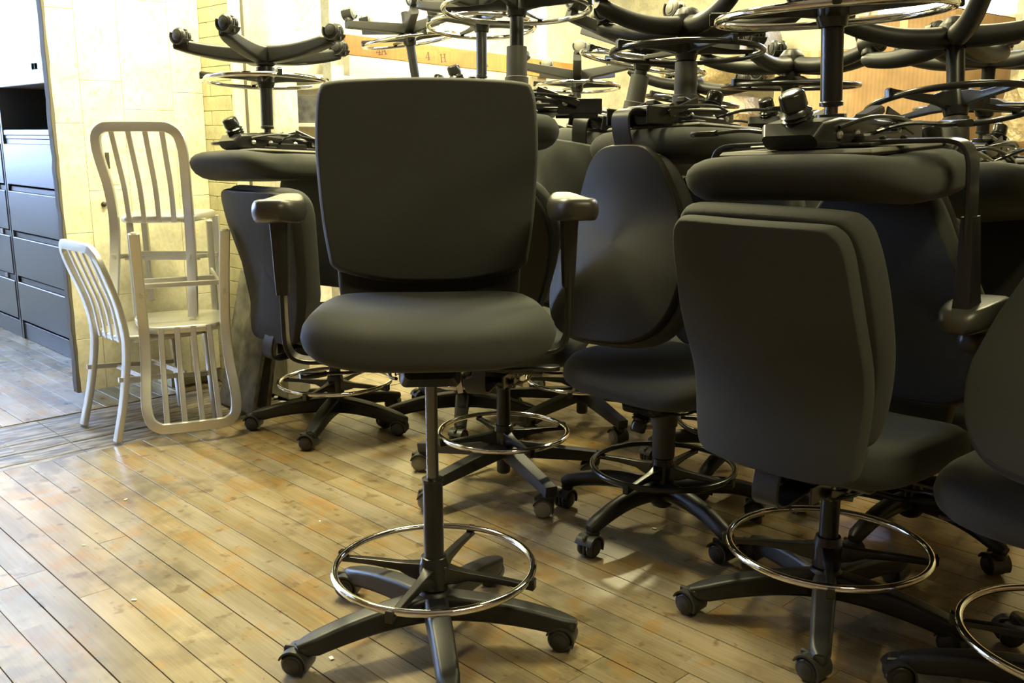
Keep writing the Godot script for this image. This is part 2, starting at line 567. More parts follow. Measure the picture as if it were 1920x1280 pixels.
func chair(c: Dictionary) -> Node3D:
	var S: float = c.get("S", 0.55)
	var inv: bool = c.get("inv", false)
	var rY: float = c.get("ringY", 0.195)
	var R: float = c.get("R", 0.236)
	var bt: int = c.get("base", 1)
	var b := Basis(Vector3.UP, deg_to_rad(c.yaw))
	if inv: b = b * Basis(Vector3(0, 0, 1), PI)
	if c.has("tilt"): b = Basis(Vector3(c.tilt[0], 0, c.tilt[1]).normalized(), deg_to_rad(c.tilt[2])) * b
	var pos: Vector3 = c.pos
	if inv: pos = pos - b.y * rY # the given point is the centre of the foot ring
	var t := thing("drafting_chair", c.label, "chair", Transform3D(b, pos), "upturned drafting chairs piled on top" if inv else "drafting chairs standing on the floor")
	var lr: float = c.get("legs", 0.0)
	if c.has("laz"): lr = c.yaw - c.laz if inv else c.laz - c.yaw
	# base
	if not cache.has("hub%d" % bt):
		if bt == 2: lathe([[0.02, 0.045], [0.024, 0.05], [0.024, 0.10], [0.034, 0.115], [0.036, 0.155], [0.03, 0.16]], 22)
		else: lathe([[0.02, 0.06], [0.03, 0.065], [0.045, 0.085], [0.046, 0.12], [0.036, 0.134], [0.03, 0.138]], 22)
		cache["hub%d" % bt] = commit(M.greyarm if bt == 2 else M.plastic)
	part(t, "hub", cache["hub%d" % bt])
	var cm := caster_meshes(bt)
	for k in 5:
		var a := deg_to_rad(lr + 72.0 * k)
		part(t, "base_leg", leg_mesh(bt), Transform3D(Basis(Vector3.UP, a), Vector3.ZERO))
		var e := Vector3(sin(a), 0, cos(a)) * 0.328
		var face := rad_to_deg(atan2(-pos.x, -pos.z)) + float(hash(str(c.pos) + str(k) + c.get("cs", "")) % 130) - 65.0
		var ca := deg_to_rad(c.yaw - 90.0 - face if inv else face - c.yaw - 90.0)
		var cb := Basis(Vector3.UP, ca)
		var cs := part(t, "caster", cm[0], Transform3D(cb.scaled(Vector3.ONE * 1.13), e + cb * Vector3(0, 0, 0.018)))
		for s in [-1, 1]:
			part(cs, "wheel", cm[1], Transform3D(Basis(Vector3.UP, 0.0 if s > 0 else PI), Vector3(0.0145 * s, 0.028, 0)))
			part(cs, "wheel_cap", cm[2], Transform3D(Basis(Vector3.UP, 0.0 if s > 0 else PI), Vector3(0.0145 * s, 0.028, 0)))
	# gas lift
	var top: float = S - 0.15
	var post: String = c.get("post", "plain")
	var ot: float = c.get("tube", top - 0.05)
	var pk := "tube%s%.3f" % [post, ot]
	if not cache.has(pk):
		lathe([[0.018, 0.10], [0.0245, 0.105], [0.0235, ot - 0.012], [0.0255, ot - 0.010], [0.0255, ot - 0.002], [0.018, ot]], 22)
		cache[pk] = commit(M.steel)
	part(t, "outer_tube", cache[pk])
	pk = "piston%.3f" % top
	if not cache.has(pk):
		lathe([[0.0135, 0.2], [0.0145, 0.21], [0.0145, top + 0.03], [0.013, top + 0.032]], 16)
		cache[pk] = commit(M.piston)
	part(t, "piston", cache[pk])
	if post == "sleeve":
		pk = "sleeve%.3f" % top
		if not cache.has(pk):
			var y1 := top - 0.02
			var y0 := maxf(y1 - 0.17, rY + 0.03)
			lathe([[0.026, y0], [0.035, y0 + 0.001], [0.036, y0 + 0.10], [0.041, y0 + 0.103], [0.0415, y1 - 0.004], [0.03, y1]], 24)
			cache[pk] = commit(M.sleeve)
		part(t, "telescopic_cover", cache[pk])
	# foot ring with its carrier
	var rm: String = c.get("ring", "chrome")
	var fr := part(t, "foot_ring", ring_mesh(R, 0.009, M[rm], "ring%s%.3f" % [rm, R]), Transform3D(Basis(), Vector3(0, rY, 0)))
	if not cache.has("carrier"):
		lathe([[0.026, -0.05], [0.036, -0.048], [0.038, 0.005], [0.035, 0.012], [0.031, 0.03], [0.027, 0.032]], 22)
		cache.carrier = commit(M.gloss)
	part(fr, "ring_collar", cache.carrier, Transform3D(Basis(), Vector3(0, -0.004, 0)))
	var sr: float = c.get("spokes", 20.0)
	for k in 4: part(fr, "spoke", spoke_mesh(R), Transform3D(Basis(Vector3.UP, deg_to_rad(sr + 90.0 * k)), Vector3(0, -0.004, 0)))
	# seat
	var sl: float = c.get("slide", 0.0)
	part(t, "seat", seat_mesh(), Transform3D(Basis(), Vector3(0, S, sl)))
	if not cache.has("pan"):
		rbox(Vector3(0, -0.106, 0), Vector3(0.36, 0.014, 0.34), 0.006)
		cache.pan = commit(M.pan)
		# tilt mechanism: pressed-steel body, ribs, lugs
		var bp := []
		var bs := []
		for q in [[-0.15, 0.09, 0.03], [-0.13, 0.12, 0.042], [-0.02, 0.14, 0.05], [0.08, 0.14, 0.056], [0.125, 0.13, 0.05], [0.14, 0.11, 0.03]]:
			bp.append(Vector3(0, -0.113 - q[2] / 2, q[0]))
			bs.append(rrect(q[1], q[2], 0.012, 3))
		sweep(bp, bs)
		rbox(Vector3(0, -0.118, 0.06), Vector3(0.25, 0.006, 0.04), 0.002)
		rbox(Vector3(0, -0.118, -0.09), Vector3(0.25, 0.006, 0.04), 0.002)
		for s in [-1, 1]:
			rbox(Vector3(s * 0.066, -0.13, -0.17), Vector3(0.006, 0.045, 0.12), 0.002)
			rbox(Vector3(s * 0.085, -0.125, -0.02), Vector3(0.02, 0.022, 0.14), 0.004)
		lathe([[0.004, -0.075], [0.013, -0.075], [0.013, 0.075], [0.004, 0.075]], 12, Transform3D(Basis(Vector3(0, 0, 1), PI / 2), Vector3(0, -0.15, -0.145)))
		for s in [-1, 1]:
			rbox(Vector3(s * 0.083, -0.155, -0.11), Vector3(0.005, 0.02, 0.12), 0.002, Basis(Vector3(1, 0, 0), 0.35))
			rbox(Vector3(s * 0.05, -0.17, -0.05), Vector3(0.03, 0.018, 0.07), 0.004, Basis(Vector3(1, 0, 0), -0.25))
			sweep(spline([Vector3(s * 0.075, -0.15, 0.10), Vector3(s * 0.092, -0.165, 0.02), Vector3(s * 0.095, -0.16, -0.08), Vector3(s * 0.08, -0.15, -0.16)], 4), [circ(0.004, 8)])
		lathe([[0.02, -0.175], [0.028, -0.174], [0.03, -0.15], [0.03, -0.12]], 18)
		cache.mech = commit(M.mech)
		lathe([[0.001, 0.0], [0.008, 0.0], [0.0075, 0.004], [0.004, 0.006], [0.001, 0.0065]], 12, Transform3D(Basis(Vector3(0, 0, 1), -PI / 2), Vector3.ZERO))
		cache.bolt = commit(M.zinc)
		var kp := [[0.004, 0.0], [0.026, 0.0]]
		for i in 6: kp.append_array([[0.029, 0.004 + i * 0.008], [0.024, 0.008 + i * 0.008]])
		kp.append_array([[0.021, 0.052], [0.024, 0.056], [0.023, 0.08], [0.018, 0.085], [0.004, 0.084]])
		lathe(kp, 22)
		cache.knob = commit(M.gloss, 50)
		sweep(spline([Vector3(0.06, -0.13, 0.02), Vector3(0.16, -0.15, 0.03), Vector3(0.235, -0.148, 0.035)], 4), [circ(0.004, 8)])
		var lp := []
		var ls := []
		for q in [[0.225, 0.016], [0.235, 0.026], [0.255, 0.036], [0.275, 0.036], [0.285, 0.02]]:
			lp.append(Vector3(q[0] + 0.01, -0.148, 0.035))
			ls.append(rrect(q[1], 0.012, 0.005, 2))
		sweep(lp, ls)
		cache.lever = commit(M.gloss)
		# bar that curls from the mechanism up behind the backrest
		sweep(spline([Vector3(0, -0.135, -0.14), Vector3(0, -0.145, -0.21), Vector3(0, -0.152, -0.275), Vector3(0, -0.135, -0.312), Vector3(0, -0.09, -0.312), Vector3(0, -0.03, -0.294), Vector3(0, 0.05, -0.288)], 6), [rrect(0.066, 0.009, 0.003, 2)], Vector3(0, 0.5, 0.6).normalized())
		cache.bar = commit(M.plastic)
	part(t, "seat_pan", cache.pan, Transform3D(Basis(), Vector3(0, S, sl)))
	var me := part(t, "tilt_mechanism", cache.mech, Transform3D(Basis().scaled(Vector3(1.15, 1.15, 1.25)), Vector3(0, S + 0.016, 0)) if inv else Transform3D(Basis(), Vector3(0, S, 0)))
	for s in [-1, 1]:
		for z in [0.09, 0.03, -0.06, -0.13]:
			part(me, "bolt", cache.bolt, Transform3D(Basis(Vector3.UP, 0.0 if s > 0 else PI), Vector3(s * (0.069 if z > -0.1 else 0.067), -0.137, z)))
	if c.get("knob", inv): part(me, "tension_knob", cache.knob, Transform3D(Basis(Vector3(1, 0, 0), deg_to_rad(155.0)), Vector3(0.0, -0.14, 0.10)))
	part(me, "lever", cache.lever)
	part(me, "lever", cache.lever, Transform3D(Basis(Vector3.UP, deg_to_rad(200)), Vector3.ZERO))
	# back
	if c.get("backed", true):
		var bk: String = c.get("back", "fabric")
		var bm := back_meshes(bk)
		var bz: float = c.get("bz", -0.255)
		var bb := Transform3D(Basis(Vector3(1, 0, 0), deg_to_rad(-c.get("recline", 7.0))), Vector3(0, S + c.get("lift", 0.0), bz))
		var bc := part(t, "back_cushion", bm[0], bb)
		if bm.size() > 2: part(bc, "seam", bm[2])
		part(t, "back_panel" if bk != "plastic" else "back_shell", bm[1], bb)
		part(t, "back_bar", cache.bar, Transform3D(Basis(), Vector3(0, S, 0)))
	# arms
	if c.get("arms", false):
		var ah: float = c.get("ah", 0.235)
		var ak := "arm%.3f%.3f" % [ah, c.get("padz", -0.005)]
		if not cache.has(ak):
			sweep(spline([Vector3(0.07, -0.122, -0.03), Vector3(0.22, -0.122, -0.03), Vector3(0.292, -0.118, -0.03), Vector3(0.318, -0.09, -0.03), Vector3(0.322, -0.03, -0.03), Vector3(0.322, 0.03, -0.03), Vector3(0.322, ah - 0.06, -0.03)], 5), [rrect(0.05, 0.01, 0.003, 2)], Vector3(-0.5, 0.5, 0).normalized())
			for q in [0.10, 0.135, 0.18]: rbox(Vector3(q, -0.13, -0.03), Vector3(0.012, 0.008, 0.012), 0.002)
			var m0 := commit(M.mech)
			var sp := []
			var ss := []
			for q in [[0.03, 0.042, 0.020], [0.05, 0.046, 0.022], [ah - 0.06, 0.06, 0.03], [ah - 0.032, 0.066, 0.034]]:
				sp.append(Vector3(0.322, q[0], -0.03))
				ss.append(rrect(q[2] + 0.006, q[1], 0.006, 2))
			sweep(sp, ss, Vector3(0, 0, 1))
			var m1 := commit(M.plastic)
			var po := squircle(3.2, func(tt): return lerpf(0.038, 0.05, smoothstep(0.0, 0.6, tt)) + 0.004 * sin(tt * PI), -0.125, 0.125, 40)
			pillow(po, 0.048, 0.022, 0.002, func(p: Vector3):
				var z: float = p.y
				return Vector3(0.322 + p.x, ah - 0.02 + p.z + 0.012 * pow(z / 0.125, 2.0) - 0.004, z + c.get("padz", -0.005)))
			var m2 := commit(M.pad)
			cache[ak] = [m0, m1, m2]
		var am: Array = cache[ak]
		for s in [-1, 1]:
			var ax := Transform3D(Basis(Vector3.UP, 0.0 if s > 0 else PI), Vector3(0, S, 0))
			if s < 0: ax.basis = ax.basis * Basis() # turned half round, pad symmetric enough
			var br := part(t, "arm_bracket", am[0], ax)
			part(t, "arm_post", am[1], ax)
			part(t, "arm_pad", am[2], Transform3D(Basis(), Vector3(0 if s > 0 else -0.644, S, 0)) * toe(s * c.get("toe", 0.0)))
			br.set_meta("label", "flat black steel arm bracket")
	return t

func toe(d: float) -> Transform3D:
	var c := Vector3(0.322, 0, 0)
	return Transform3D(Basis(), c) * Transform3D(Basis(Vector3.UP, deg_to_rad(d)), Vector3.ZERO) * Transform3D(Basis(), -c)

# ---------------------------------------------------------------- aluminium slat-back chair
func navy(xf: Transform3D, label: String) -> Node3D:
	var t := thing("aluminum_chair", label, "chair", xf, "brushed aluminum slat-back chairs")
	var k := 0.908
	if not cache.has("n_frame"):
		# back posts joined by the top loop, running down into the rear legs
		var right := [Vector3(0.185, 0.0, -0.265), Vector3(0.178, 0.2, -0.215), Vector3(0.172, 0.42, -0.185), Vector3(0.176, 0.58, -0.205), Vector3(0.187, 0.70, -0.243), Vector3(0.189, 0.765, -0.266), Vector3(0.178, 0.818, -0.284), Vector3(0.145, 0.846, -0.294), Vector3(0.10, 0.852, -0.296)]
		var pts := []
		for p in right: pts.append(p * k)
		for i in range(right.size() - 1, -1, -1): pts.append(Vector3(-right[i].x, right[i].y, right[i].z) * k)
		var path := spline(pts, 6)
		var rings := []
		for i in path.size():
			var d: Vector3 = (path[mini(i + 1, path.size() - 1)] - path[maxi(i - 1, 0)]).normalized()
			var side := d.cross(Vector3(0, 0, 1)).normalized()
			var fwd := side.cross(d).normalized()
			var ring := PackedVector3Array()
			for q in rrect(0.041, 0.024, 0.006, 2): ring.append(path[i] + side * q.x + fwd * q.y)
			rings.append(ring)
		grid(rings)
		cache.n_frame = commit(M.alu)
		sweep(spline([Vector3(0, 0.425, -0.185) * k, Vector3(0, 0.58, -0.205) * k, Vector3(0, 0.72, -0.25) * k, Vector3(0, 0.845, -0.292) * k], 5), [rrect(0.022, 0.010, 0.004, 2)], Vector3(0, 0, 1))
		cache.n_slat = commit(M.alu)
		pillow(squircle(4.0, func(tt): return lerpf(0.172, 0.205, tt), -0.19, 0.225, 44), 0.034, 0.008, -0.008, func(p: Vector3): return Vector3(p.x, 0.438 + p.z, p.y) * k)
		cache.n_seat = commit(M.alu)
		sweep([Vector3(0, 0.0, 0.215) * k, Vector3(0, 0.425, 0.19) * k], [rrect(0.028, 0.028, 0.006, 2)], Vector3(0, 0, 1))
		cache.n_leg = commit(M.alu)
		sweep([Vector3(0, 0, -0.5), Vector3(0, 0, 0.5)], [rrect(0.012, 0.020, 0.003, 2)])
		cache.n_bar = commit(M.alu)
		lathe([[0.010, -0.008], [0.013, -0.007], [0.014, 0.0], [0.012, 0.004]], 12)
		cache.n_foot = commit(M.foot)
	part(t, "back_frame", cache.n_frame)
	for x in [-0.099, -0.033, 0.033, 0.099]: part(t, "slat", cache.n_slat, Transform3D(Basis(Vector3(0, 0, 1), -x * 0.25), Vector3(x * k * 0.92, 0, 0)))
	part(t, "seat", cache.n_seat)
	for s in [-1, 1]:
		part(t, "front_leg", cache.n_leg, Transform3D(Basis(), Vector3(s * 0.178 * k, 0, 0)))
		part(t, "side_stretcher", cache.n_bar, Transform3D(Basis(Vector3(1, 0, 0), 0.04).scaled(Vector3(1, 1, 0.40)), Vector3(s * 0.172 * k, 0.25 * k, -0.01)))
		part(t, "foot_glide", cache.n_foot, Transform3D(Basis(), Vector3(s * 0.178 * k, 0.002, 0.215 * k)))
		part(t, "foot_glide", cache.n_foot, Transform3D(Basis(), Vector3(s * 0.184 * k, 0.002, -0.264 * k)))
	part(t, "cross_stretcher", cache.n_bar, Transform3D(Basis(Vector3.UP, PI / 2).scaled(Vector3(0.32, 1, 1)), Vector3(0, 0.25 * k, 0.07)))
	part(t, "cross_stretcher", cache.n_bar, Transform3D(Basis(Vector3.UP, PI / 2).scaled(Vector3(0.32, 1, 1)), Vector3(0, 0.25 * k, -0.08)))
	return t

# ---------------------------------------------------------------- floor
func board_mesh(x0: float, x1: float, z0: float, z1: float, top: float, m: Material, along_x := false) -> ArrayMesh:
	# one plank with eased edges; own piece of grain (uv), shared dirt (uv2)
	var e := 0.0004
	var th := 0.016
	var rings := []
	for q in [[0.0, -th], [0.0, -e], [e, 0.0]]:
		rings.append([Vector3(x0 + q[0], top + q[1], z0 + q[0]), Vector3(x1 - q[0], top + q[1], z0 + q[0]), Vector3(x1 - q[0], top + q[1], z1 - q[0]), Vector3(x0 + q[0], top + q[1], z1 - q[0])])
	var v := PackedVector3Array()
	var no := PackedVector3Array()
	var put := func(a, b, c, d, n):
		v.append_array([a, b, c, a, c, d])
		for i in 6: no.append(n)
	for r in 2:
		for j in 4:
			var k := (j + 1) % 4
			var a: Vector3 = rings[r][j]
			var b: Vector3 = rings[r][k]
			var c: Vector3 = rings[r + 1][k]
			var d: Vector3 = rings[r + 1][j]
			put.call(a, b, c, d, (b - a).cross(d - a).normalized() * (1.0 if (b - a).cross(d - a).dot((a + b) * 0.5 - Vector3((x0 + x1) / 2, top - 1.0, (z0 + z1) / 2)) > 0 else -1.0))
	put.call(rings[2][0], rings[2][1], rings[2][2], rings[2][3], Vector3.UP)
	# winding clockwise seen from outside
	for i in range(0, v.size(), 3):
		if (v[i + 1] - v[i]).cross(v[i + 2] - v[i]).dot(no[i]) > 0:
			var s: Vector3 = v[i + 1]
			v[i + 1] = v[i + 2]
			v[i + 2] = s
	var o := Vector2(rng.randf(), rng.randf())
	var uv := PackedVector2Array()
	var uv2 := PackedVector2Array()
	for p in v:
		uv.append(o + (Vector2(p.z / 0.55, p.x / 1.6) if along_x else Vector2(p.x / 0.55, p.z / 1.6)))
		uv2.append(Vector2(p.x / 3.4, p.z / 3.4))
	var ar := []
	ar.resize(Mesh.ARRAY_MAX)
	ar[Mesh.ARRAY_VERTEX] = v
	ar[Mesh.ARRAY_NORMAL] = no
	ar[Mesh.ARRAY_TEX_UV] = uv
	ar[Mesh.ARRAY_TEX_UV2] = uv2
	var me := ArrayMesh.new()
	me.add_surface_from_arrays(Mesh.PRIMITIVE_TRIANGLES, ar)
	me.surface_set_material(0, m)
	return me

func lay(fl: Node3D, xa: float, xb: float, za: float, zb: float, seen: Rect2) -> void:
	var w := 0.0875
	var rest := [] # [vertices..] of boards out of sight, joined
	var i := 0
	var x := xa
	var st := SurfaceTool.new()
	st.begin(Mesh.PRIMITIVE_TRIANGLES)
	var any := false
	while x < xb - 0.01:
		var z := zb
		var ln := rng.randf_range(0.3, 1.9)
		while z > za + 0.001:
			var z2 := maxf(za, z - ln)
			if z2 - za < 0.25: z2 = za
			var top := rng.randf_range(-0.0009, 0.0)
			var m: Material = M.boards[rng.randi() % M.boards.size()]
			var me := board_mesh(x + rng.randf_range(0.0008, 0.0018), minf(x + w, xb) - rng.randf_range(0.0008, 0.0018), z2 + 0.0006, z - 0.0006, top, m)
			var c := Vector2(x + w / 2, (z + z2) / 2)
			if seen.has_point(c): part(fl, "board", me)
			else:
				st.append_from(me, 0, Transform3D())
				any = true
			z = z2
			ln = rng.randf_range(0.7, 2.3)
		x += w
		i += 1
	if any:
		var o := part(fl, "more_boards", st.commit())
		o.material_override = M.boards[0]
		o.set_meta("kind", "stuff")

func box_mesh(a: Vector3, b: Vector3, m: Material, r := 0.002) -> Mesh:
	rbox((a + b) / 2, (b - a).abs(), r)
	return commit(m)

func lamp(at: Vector3, turn: float, len: float, energy: float, label: String) -> void:
	# ceiling-hung fluorescent batten: white reflector, two tubes, two hangers
	var t := thing("fluorescent_lamp", label, "lamp", Transform3D(Basis(Vector3.UP, turn), at), "fluorescent battens hung from the ceiling")
	rbox(Vector3(0, 0.05, 0), Vector3(0.13, 0.05, len), 0.006)
	part(t, "housing", commit(M.fixture))
	for s in [-1, 1]:
		var rp := []
		for q in [Vector2(0.06, 0.03), Vector2(0.15, -0.01), Vector2(0.152, -0.006), Vector2(0.06, 0.036)]: rp.append(q)
		var rings := []
		for z in [-len / 2, len / 2]:
			var ring := PackedVector3Array()
			for q in rp: ring.append(Vector3(s * q.x, q.y, z))
			rings.append(ring)
		grid(rings)
		part(t, "reflector", commit(M.fixture))
		lathe([[0.002, -len / 2 + 0.02], [0.013, -len / 2 + 0.02], [0.013, len / 2 - 0.02], [0.002, len / 2 - 0.02]], 12, Transform3D(Basis(Vector3(1, 0, 0), PI / 2), Vector3(s * 0.035, 0.0, 0)))
		part(t, "tube", commit(M.tube))
		sweep([Vector3(0, 0.07, s * len * 0.35), Vector3(0, 3.6 - at.y, s * len * 0.35)], [circ(0.004, 6)], Vector3(1, 0, 0))
		part(t, "hanger", commit(M.iron))
	var l := AreaLight3D.new()
	l.name = "fluorescent_light"
	l.area_size = Vector2(0.2, len)
	l.light_color = Color(1.0, 0.96, 0.745)
	l.light_energy = energy
	l.area_range = 20.0
	l.shadow_enabled = true
	l.transform = Transform3D(Basis(Vector3(1, 0, 0), -PI / 2), Vector3(0, -0.03, 0))
	t.add_child(l)

func cabinet(z0: float, z1: float, label: String, open_top: bool) -> void:
	var x0 := 1.85
	var x1 := 2.255
	var t := thing("filing_cabinet", label, "cabinet", Transform3D(Basis(), Vector3(x0, 0, (z0 + z1) / 2)), "dark grey lateral filing cabinets")
	var hz := (z1 - z0) / 2
	var d := x1 - x0
	rbox(Vector3(d / 2, 0.765, -hz + 0.012), Vector3(d, 1.53, 0.022), 0.002)
	rbox(Vector3(d / 2, 0.765, hz - 0.012), Vector3(d, 1.53, 0.022), 0.002)
	rbox(Vector3(d - 0.01, 0.765, 0), Vector3(0.02, 1.53, hz * 2 - 0.02), 0.002)
	rbox(Vector3(d / 2 + 0.004, 0.05, 0), Vector3(d - 0.01, 0.10, hz * 2 - 0.04), 0.002)
	rbox(Vector3(d / 2, 1.19, 0), Vector3(d - 0.02, 0.02, hz * 2 - 0.04), 0.002)
	part(t, "body", commit(M.cabinet))
	rbox(Vector3(d / 2 - 0.005, 1.50, 0), Vector3(d + 0.01, 0.075, hz * 2), 0.004)
	part(t, "top_rail", commit(M.cabinet_trim))
	if open_top:
		rbox(Vector3(0.02, 1.215, 0), Vector3(0.03, 0.03, hz * 2 - 0.05), 0.003)
		part(t, "shelf_lip", commit(M.cabinet_trim))
	else:
		rbox(Vector3(0.008, 1.33, 0), Vector3(0.02, 0.25, hz * 2 - 0.05), 0.003)
		part(t, "flip_door", commit(M.cabinet))
	for k in 4:
		var y := 0.115 + 0.268 * k
		rbox(Vector3(0.006, y + 0.118, 0), Vector3(0.022, 0.228, hz * 2 - 0.05), 0.003)
		rbox(Vector3(0.02, y + 0.246, 0), Vector3(0.014, 0.03, hz * 2 - 0.05), 0.003)
		var dr := part(t, "drawer", commit(M.cabinet))
		rbox(Vector3(0.008, y + 0.25, hz * 0.62), Vector3(0.012, 0.032, 0.05), 0.003)
		part(dr, "label_holder", commit(M.cabinet_trim))

func carton(at: Vector3, s: Vector3, turn: float, m: Material, label: String) -> void:
	var t := thing("cardboard_box", label, "box", Transform3D(Basis(Vector3.UP, deg_to_rad(turn)), at), "cardboard boxes against the end wall")
	rbox(Vector3(0, s.y / 2, 0), s - Vector3(0, 0.008, 0), 0.006)
	part(t, "carton", commit(m))
	for q in [-1, 1]:
		rbox(Vector3(0, s.y - 0.002, q * s.z * 0.2525), Vector3(s.x - 0.01, 0.004, s.z * 0.49), 0.001)
		part(t, "flap", commit(m))
	rbox(Vector3(0, s.y + 0.0008, 0), Vector3(s.x * 0.98, 0.0012, 0.05), 0.0004)
	rbox(Vector3(-s.x / 2 - 0.0006, s.y * 0.86, 0), Vector3(0.0012, s.y * 0.28, 0.05), 0.0004)
	part(t, "tape", commit(M.tape))

func sack(at: Vector3, s: Vector3, sd: int, label: String) -> void:
	var n := noise(3.0, sd, 3)
	var rings := []
	for i in 13:
		var a := -PI / 2 + PI * i / 12.0
		var ring := PackedVector3Array()
		for j in 28:
			var b := TAU * j / 28.0
			var d := Vector3(pow(absf(cos(a)), 0.55) * signf(cos(b)) * pow(absf(cos(b)), 0.7), signf(sin(a)) * pow(absf(sin(a)), 0.7), pow(absf(cos(a)), 0.55) * signf(sin(b)) * pow(absf(sin(b)), 0.7))
			if i == 0 or i == 12: d = Vector3(0.02 * cos(b), d.y, 0.02 * sin(b))
			var w := 1.0 + 0.13 * n.get_noise_3dv(d * 1.3 + Vector3(sd, 0, 0))
			var p := d * w * s / 2
			ring.append(Vector3(p.x, maxf(p.y, -s.y / 2 * 0.98), p.z))
		rings.append(ring)
	grid(rings)
	single("wrapped_bundle", commit(M.bag, 50), label, "bundle", Transform3D(Basis(), at + Vector3(0, s.y / 2, 0)), "plastic-wrapped bundles on the end shelves")

func _ready() -> void:
	rng.seed = 7
	# camera
	var cam := Camera3D.new()
	cam.name = "camera"
	cam.fov = 38.76
	cam.near = 0.05
	cam.far = 60.0
	cam.transform = Transform3D(Basis(Vector3.UP, deg_to_rad(-43.9)) * Basis(Vector3(1, 0, 0), deg_to_rad(-12.2)), Vector3(0, 1.22, 0))
	add_child(cam)
	cam.current = true
	# daylight outside the windows
	var env := Environment.new()
	env.background_mode = Environment.BG_COLOR
	env.background_color = Color(0.66, 0.78, 1.0)
	env.background_energy_multiplier = 38.0
	env.tonemap_mode = Environment.TONE_MAPPER_LINEAR
	env.tonemap_exposure = 1.0
	env.sdfgi_enabled = true
	env.ssao_enabled = true
	env.ssil_enabled = true
	var we := WorldEnvironment.new()
	we.name = "world"
	we.environment = env
	add_child(we)
	materials()
	lamp(Vector3(2.0, 2.75, -3.55), PI / 2, 1.5, 17.0, "fluorescent batten over the tin-clad door")
	lamp(Vector3(2.7, 2.75, -2.3), PI / 2, 1.5, 8.0, "fluorescent batten above the middle of the chair pile")
	lamp(Vector3(4.6, 2.75, -4.2), PI / 2, 1.5, 20.0, "fluorescent batten in front of the white back wall")
	lamp(Vector3(4.9, 2.75, -1.6), PI / 2, 1.5, 8.0, "fluorescent batten near the end wall with cartons")
	lamp(Vector3(1.5, 2.95, 0.55), PI / 2, 1.5, 5.5, "added unseen fill batten behind the camera, brightening the raised chair front")  # extra fill lamp, added out of view to brighten the raised chair's front
	room()
	objects()

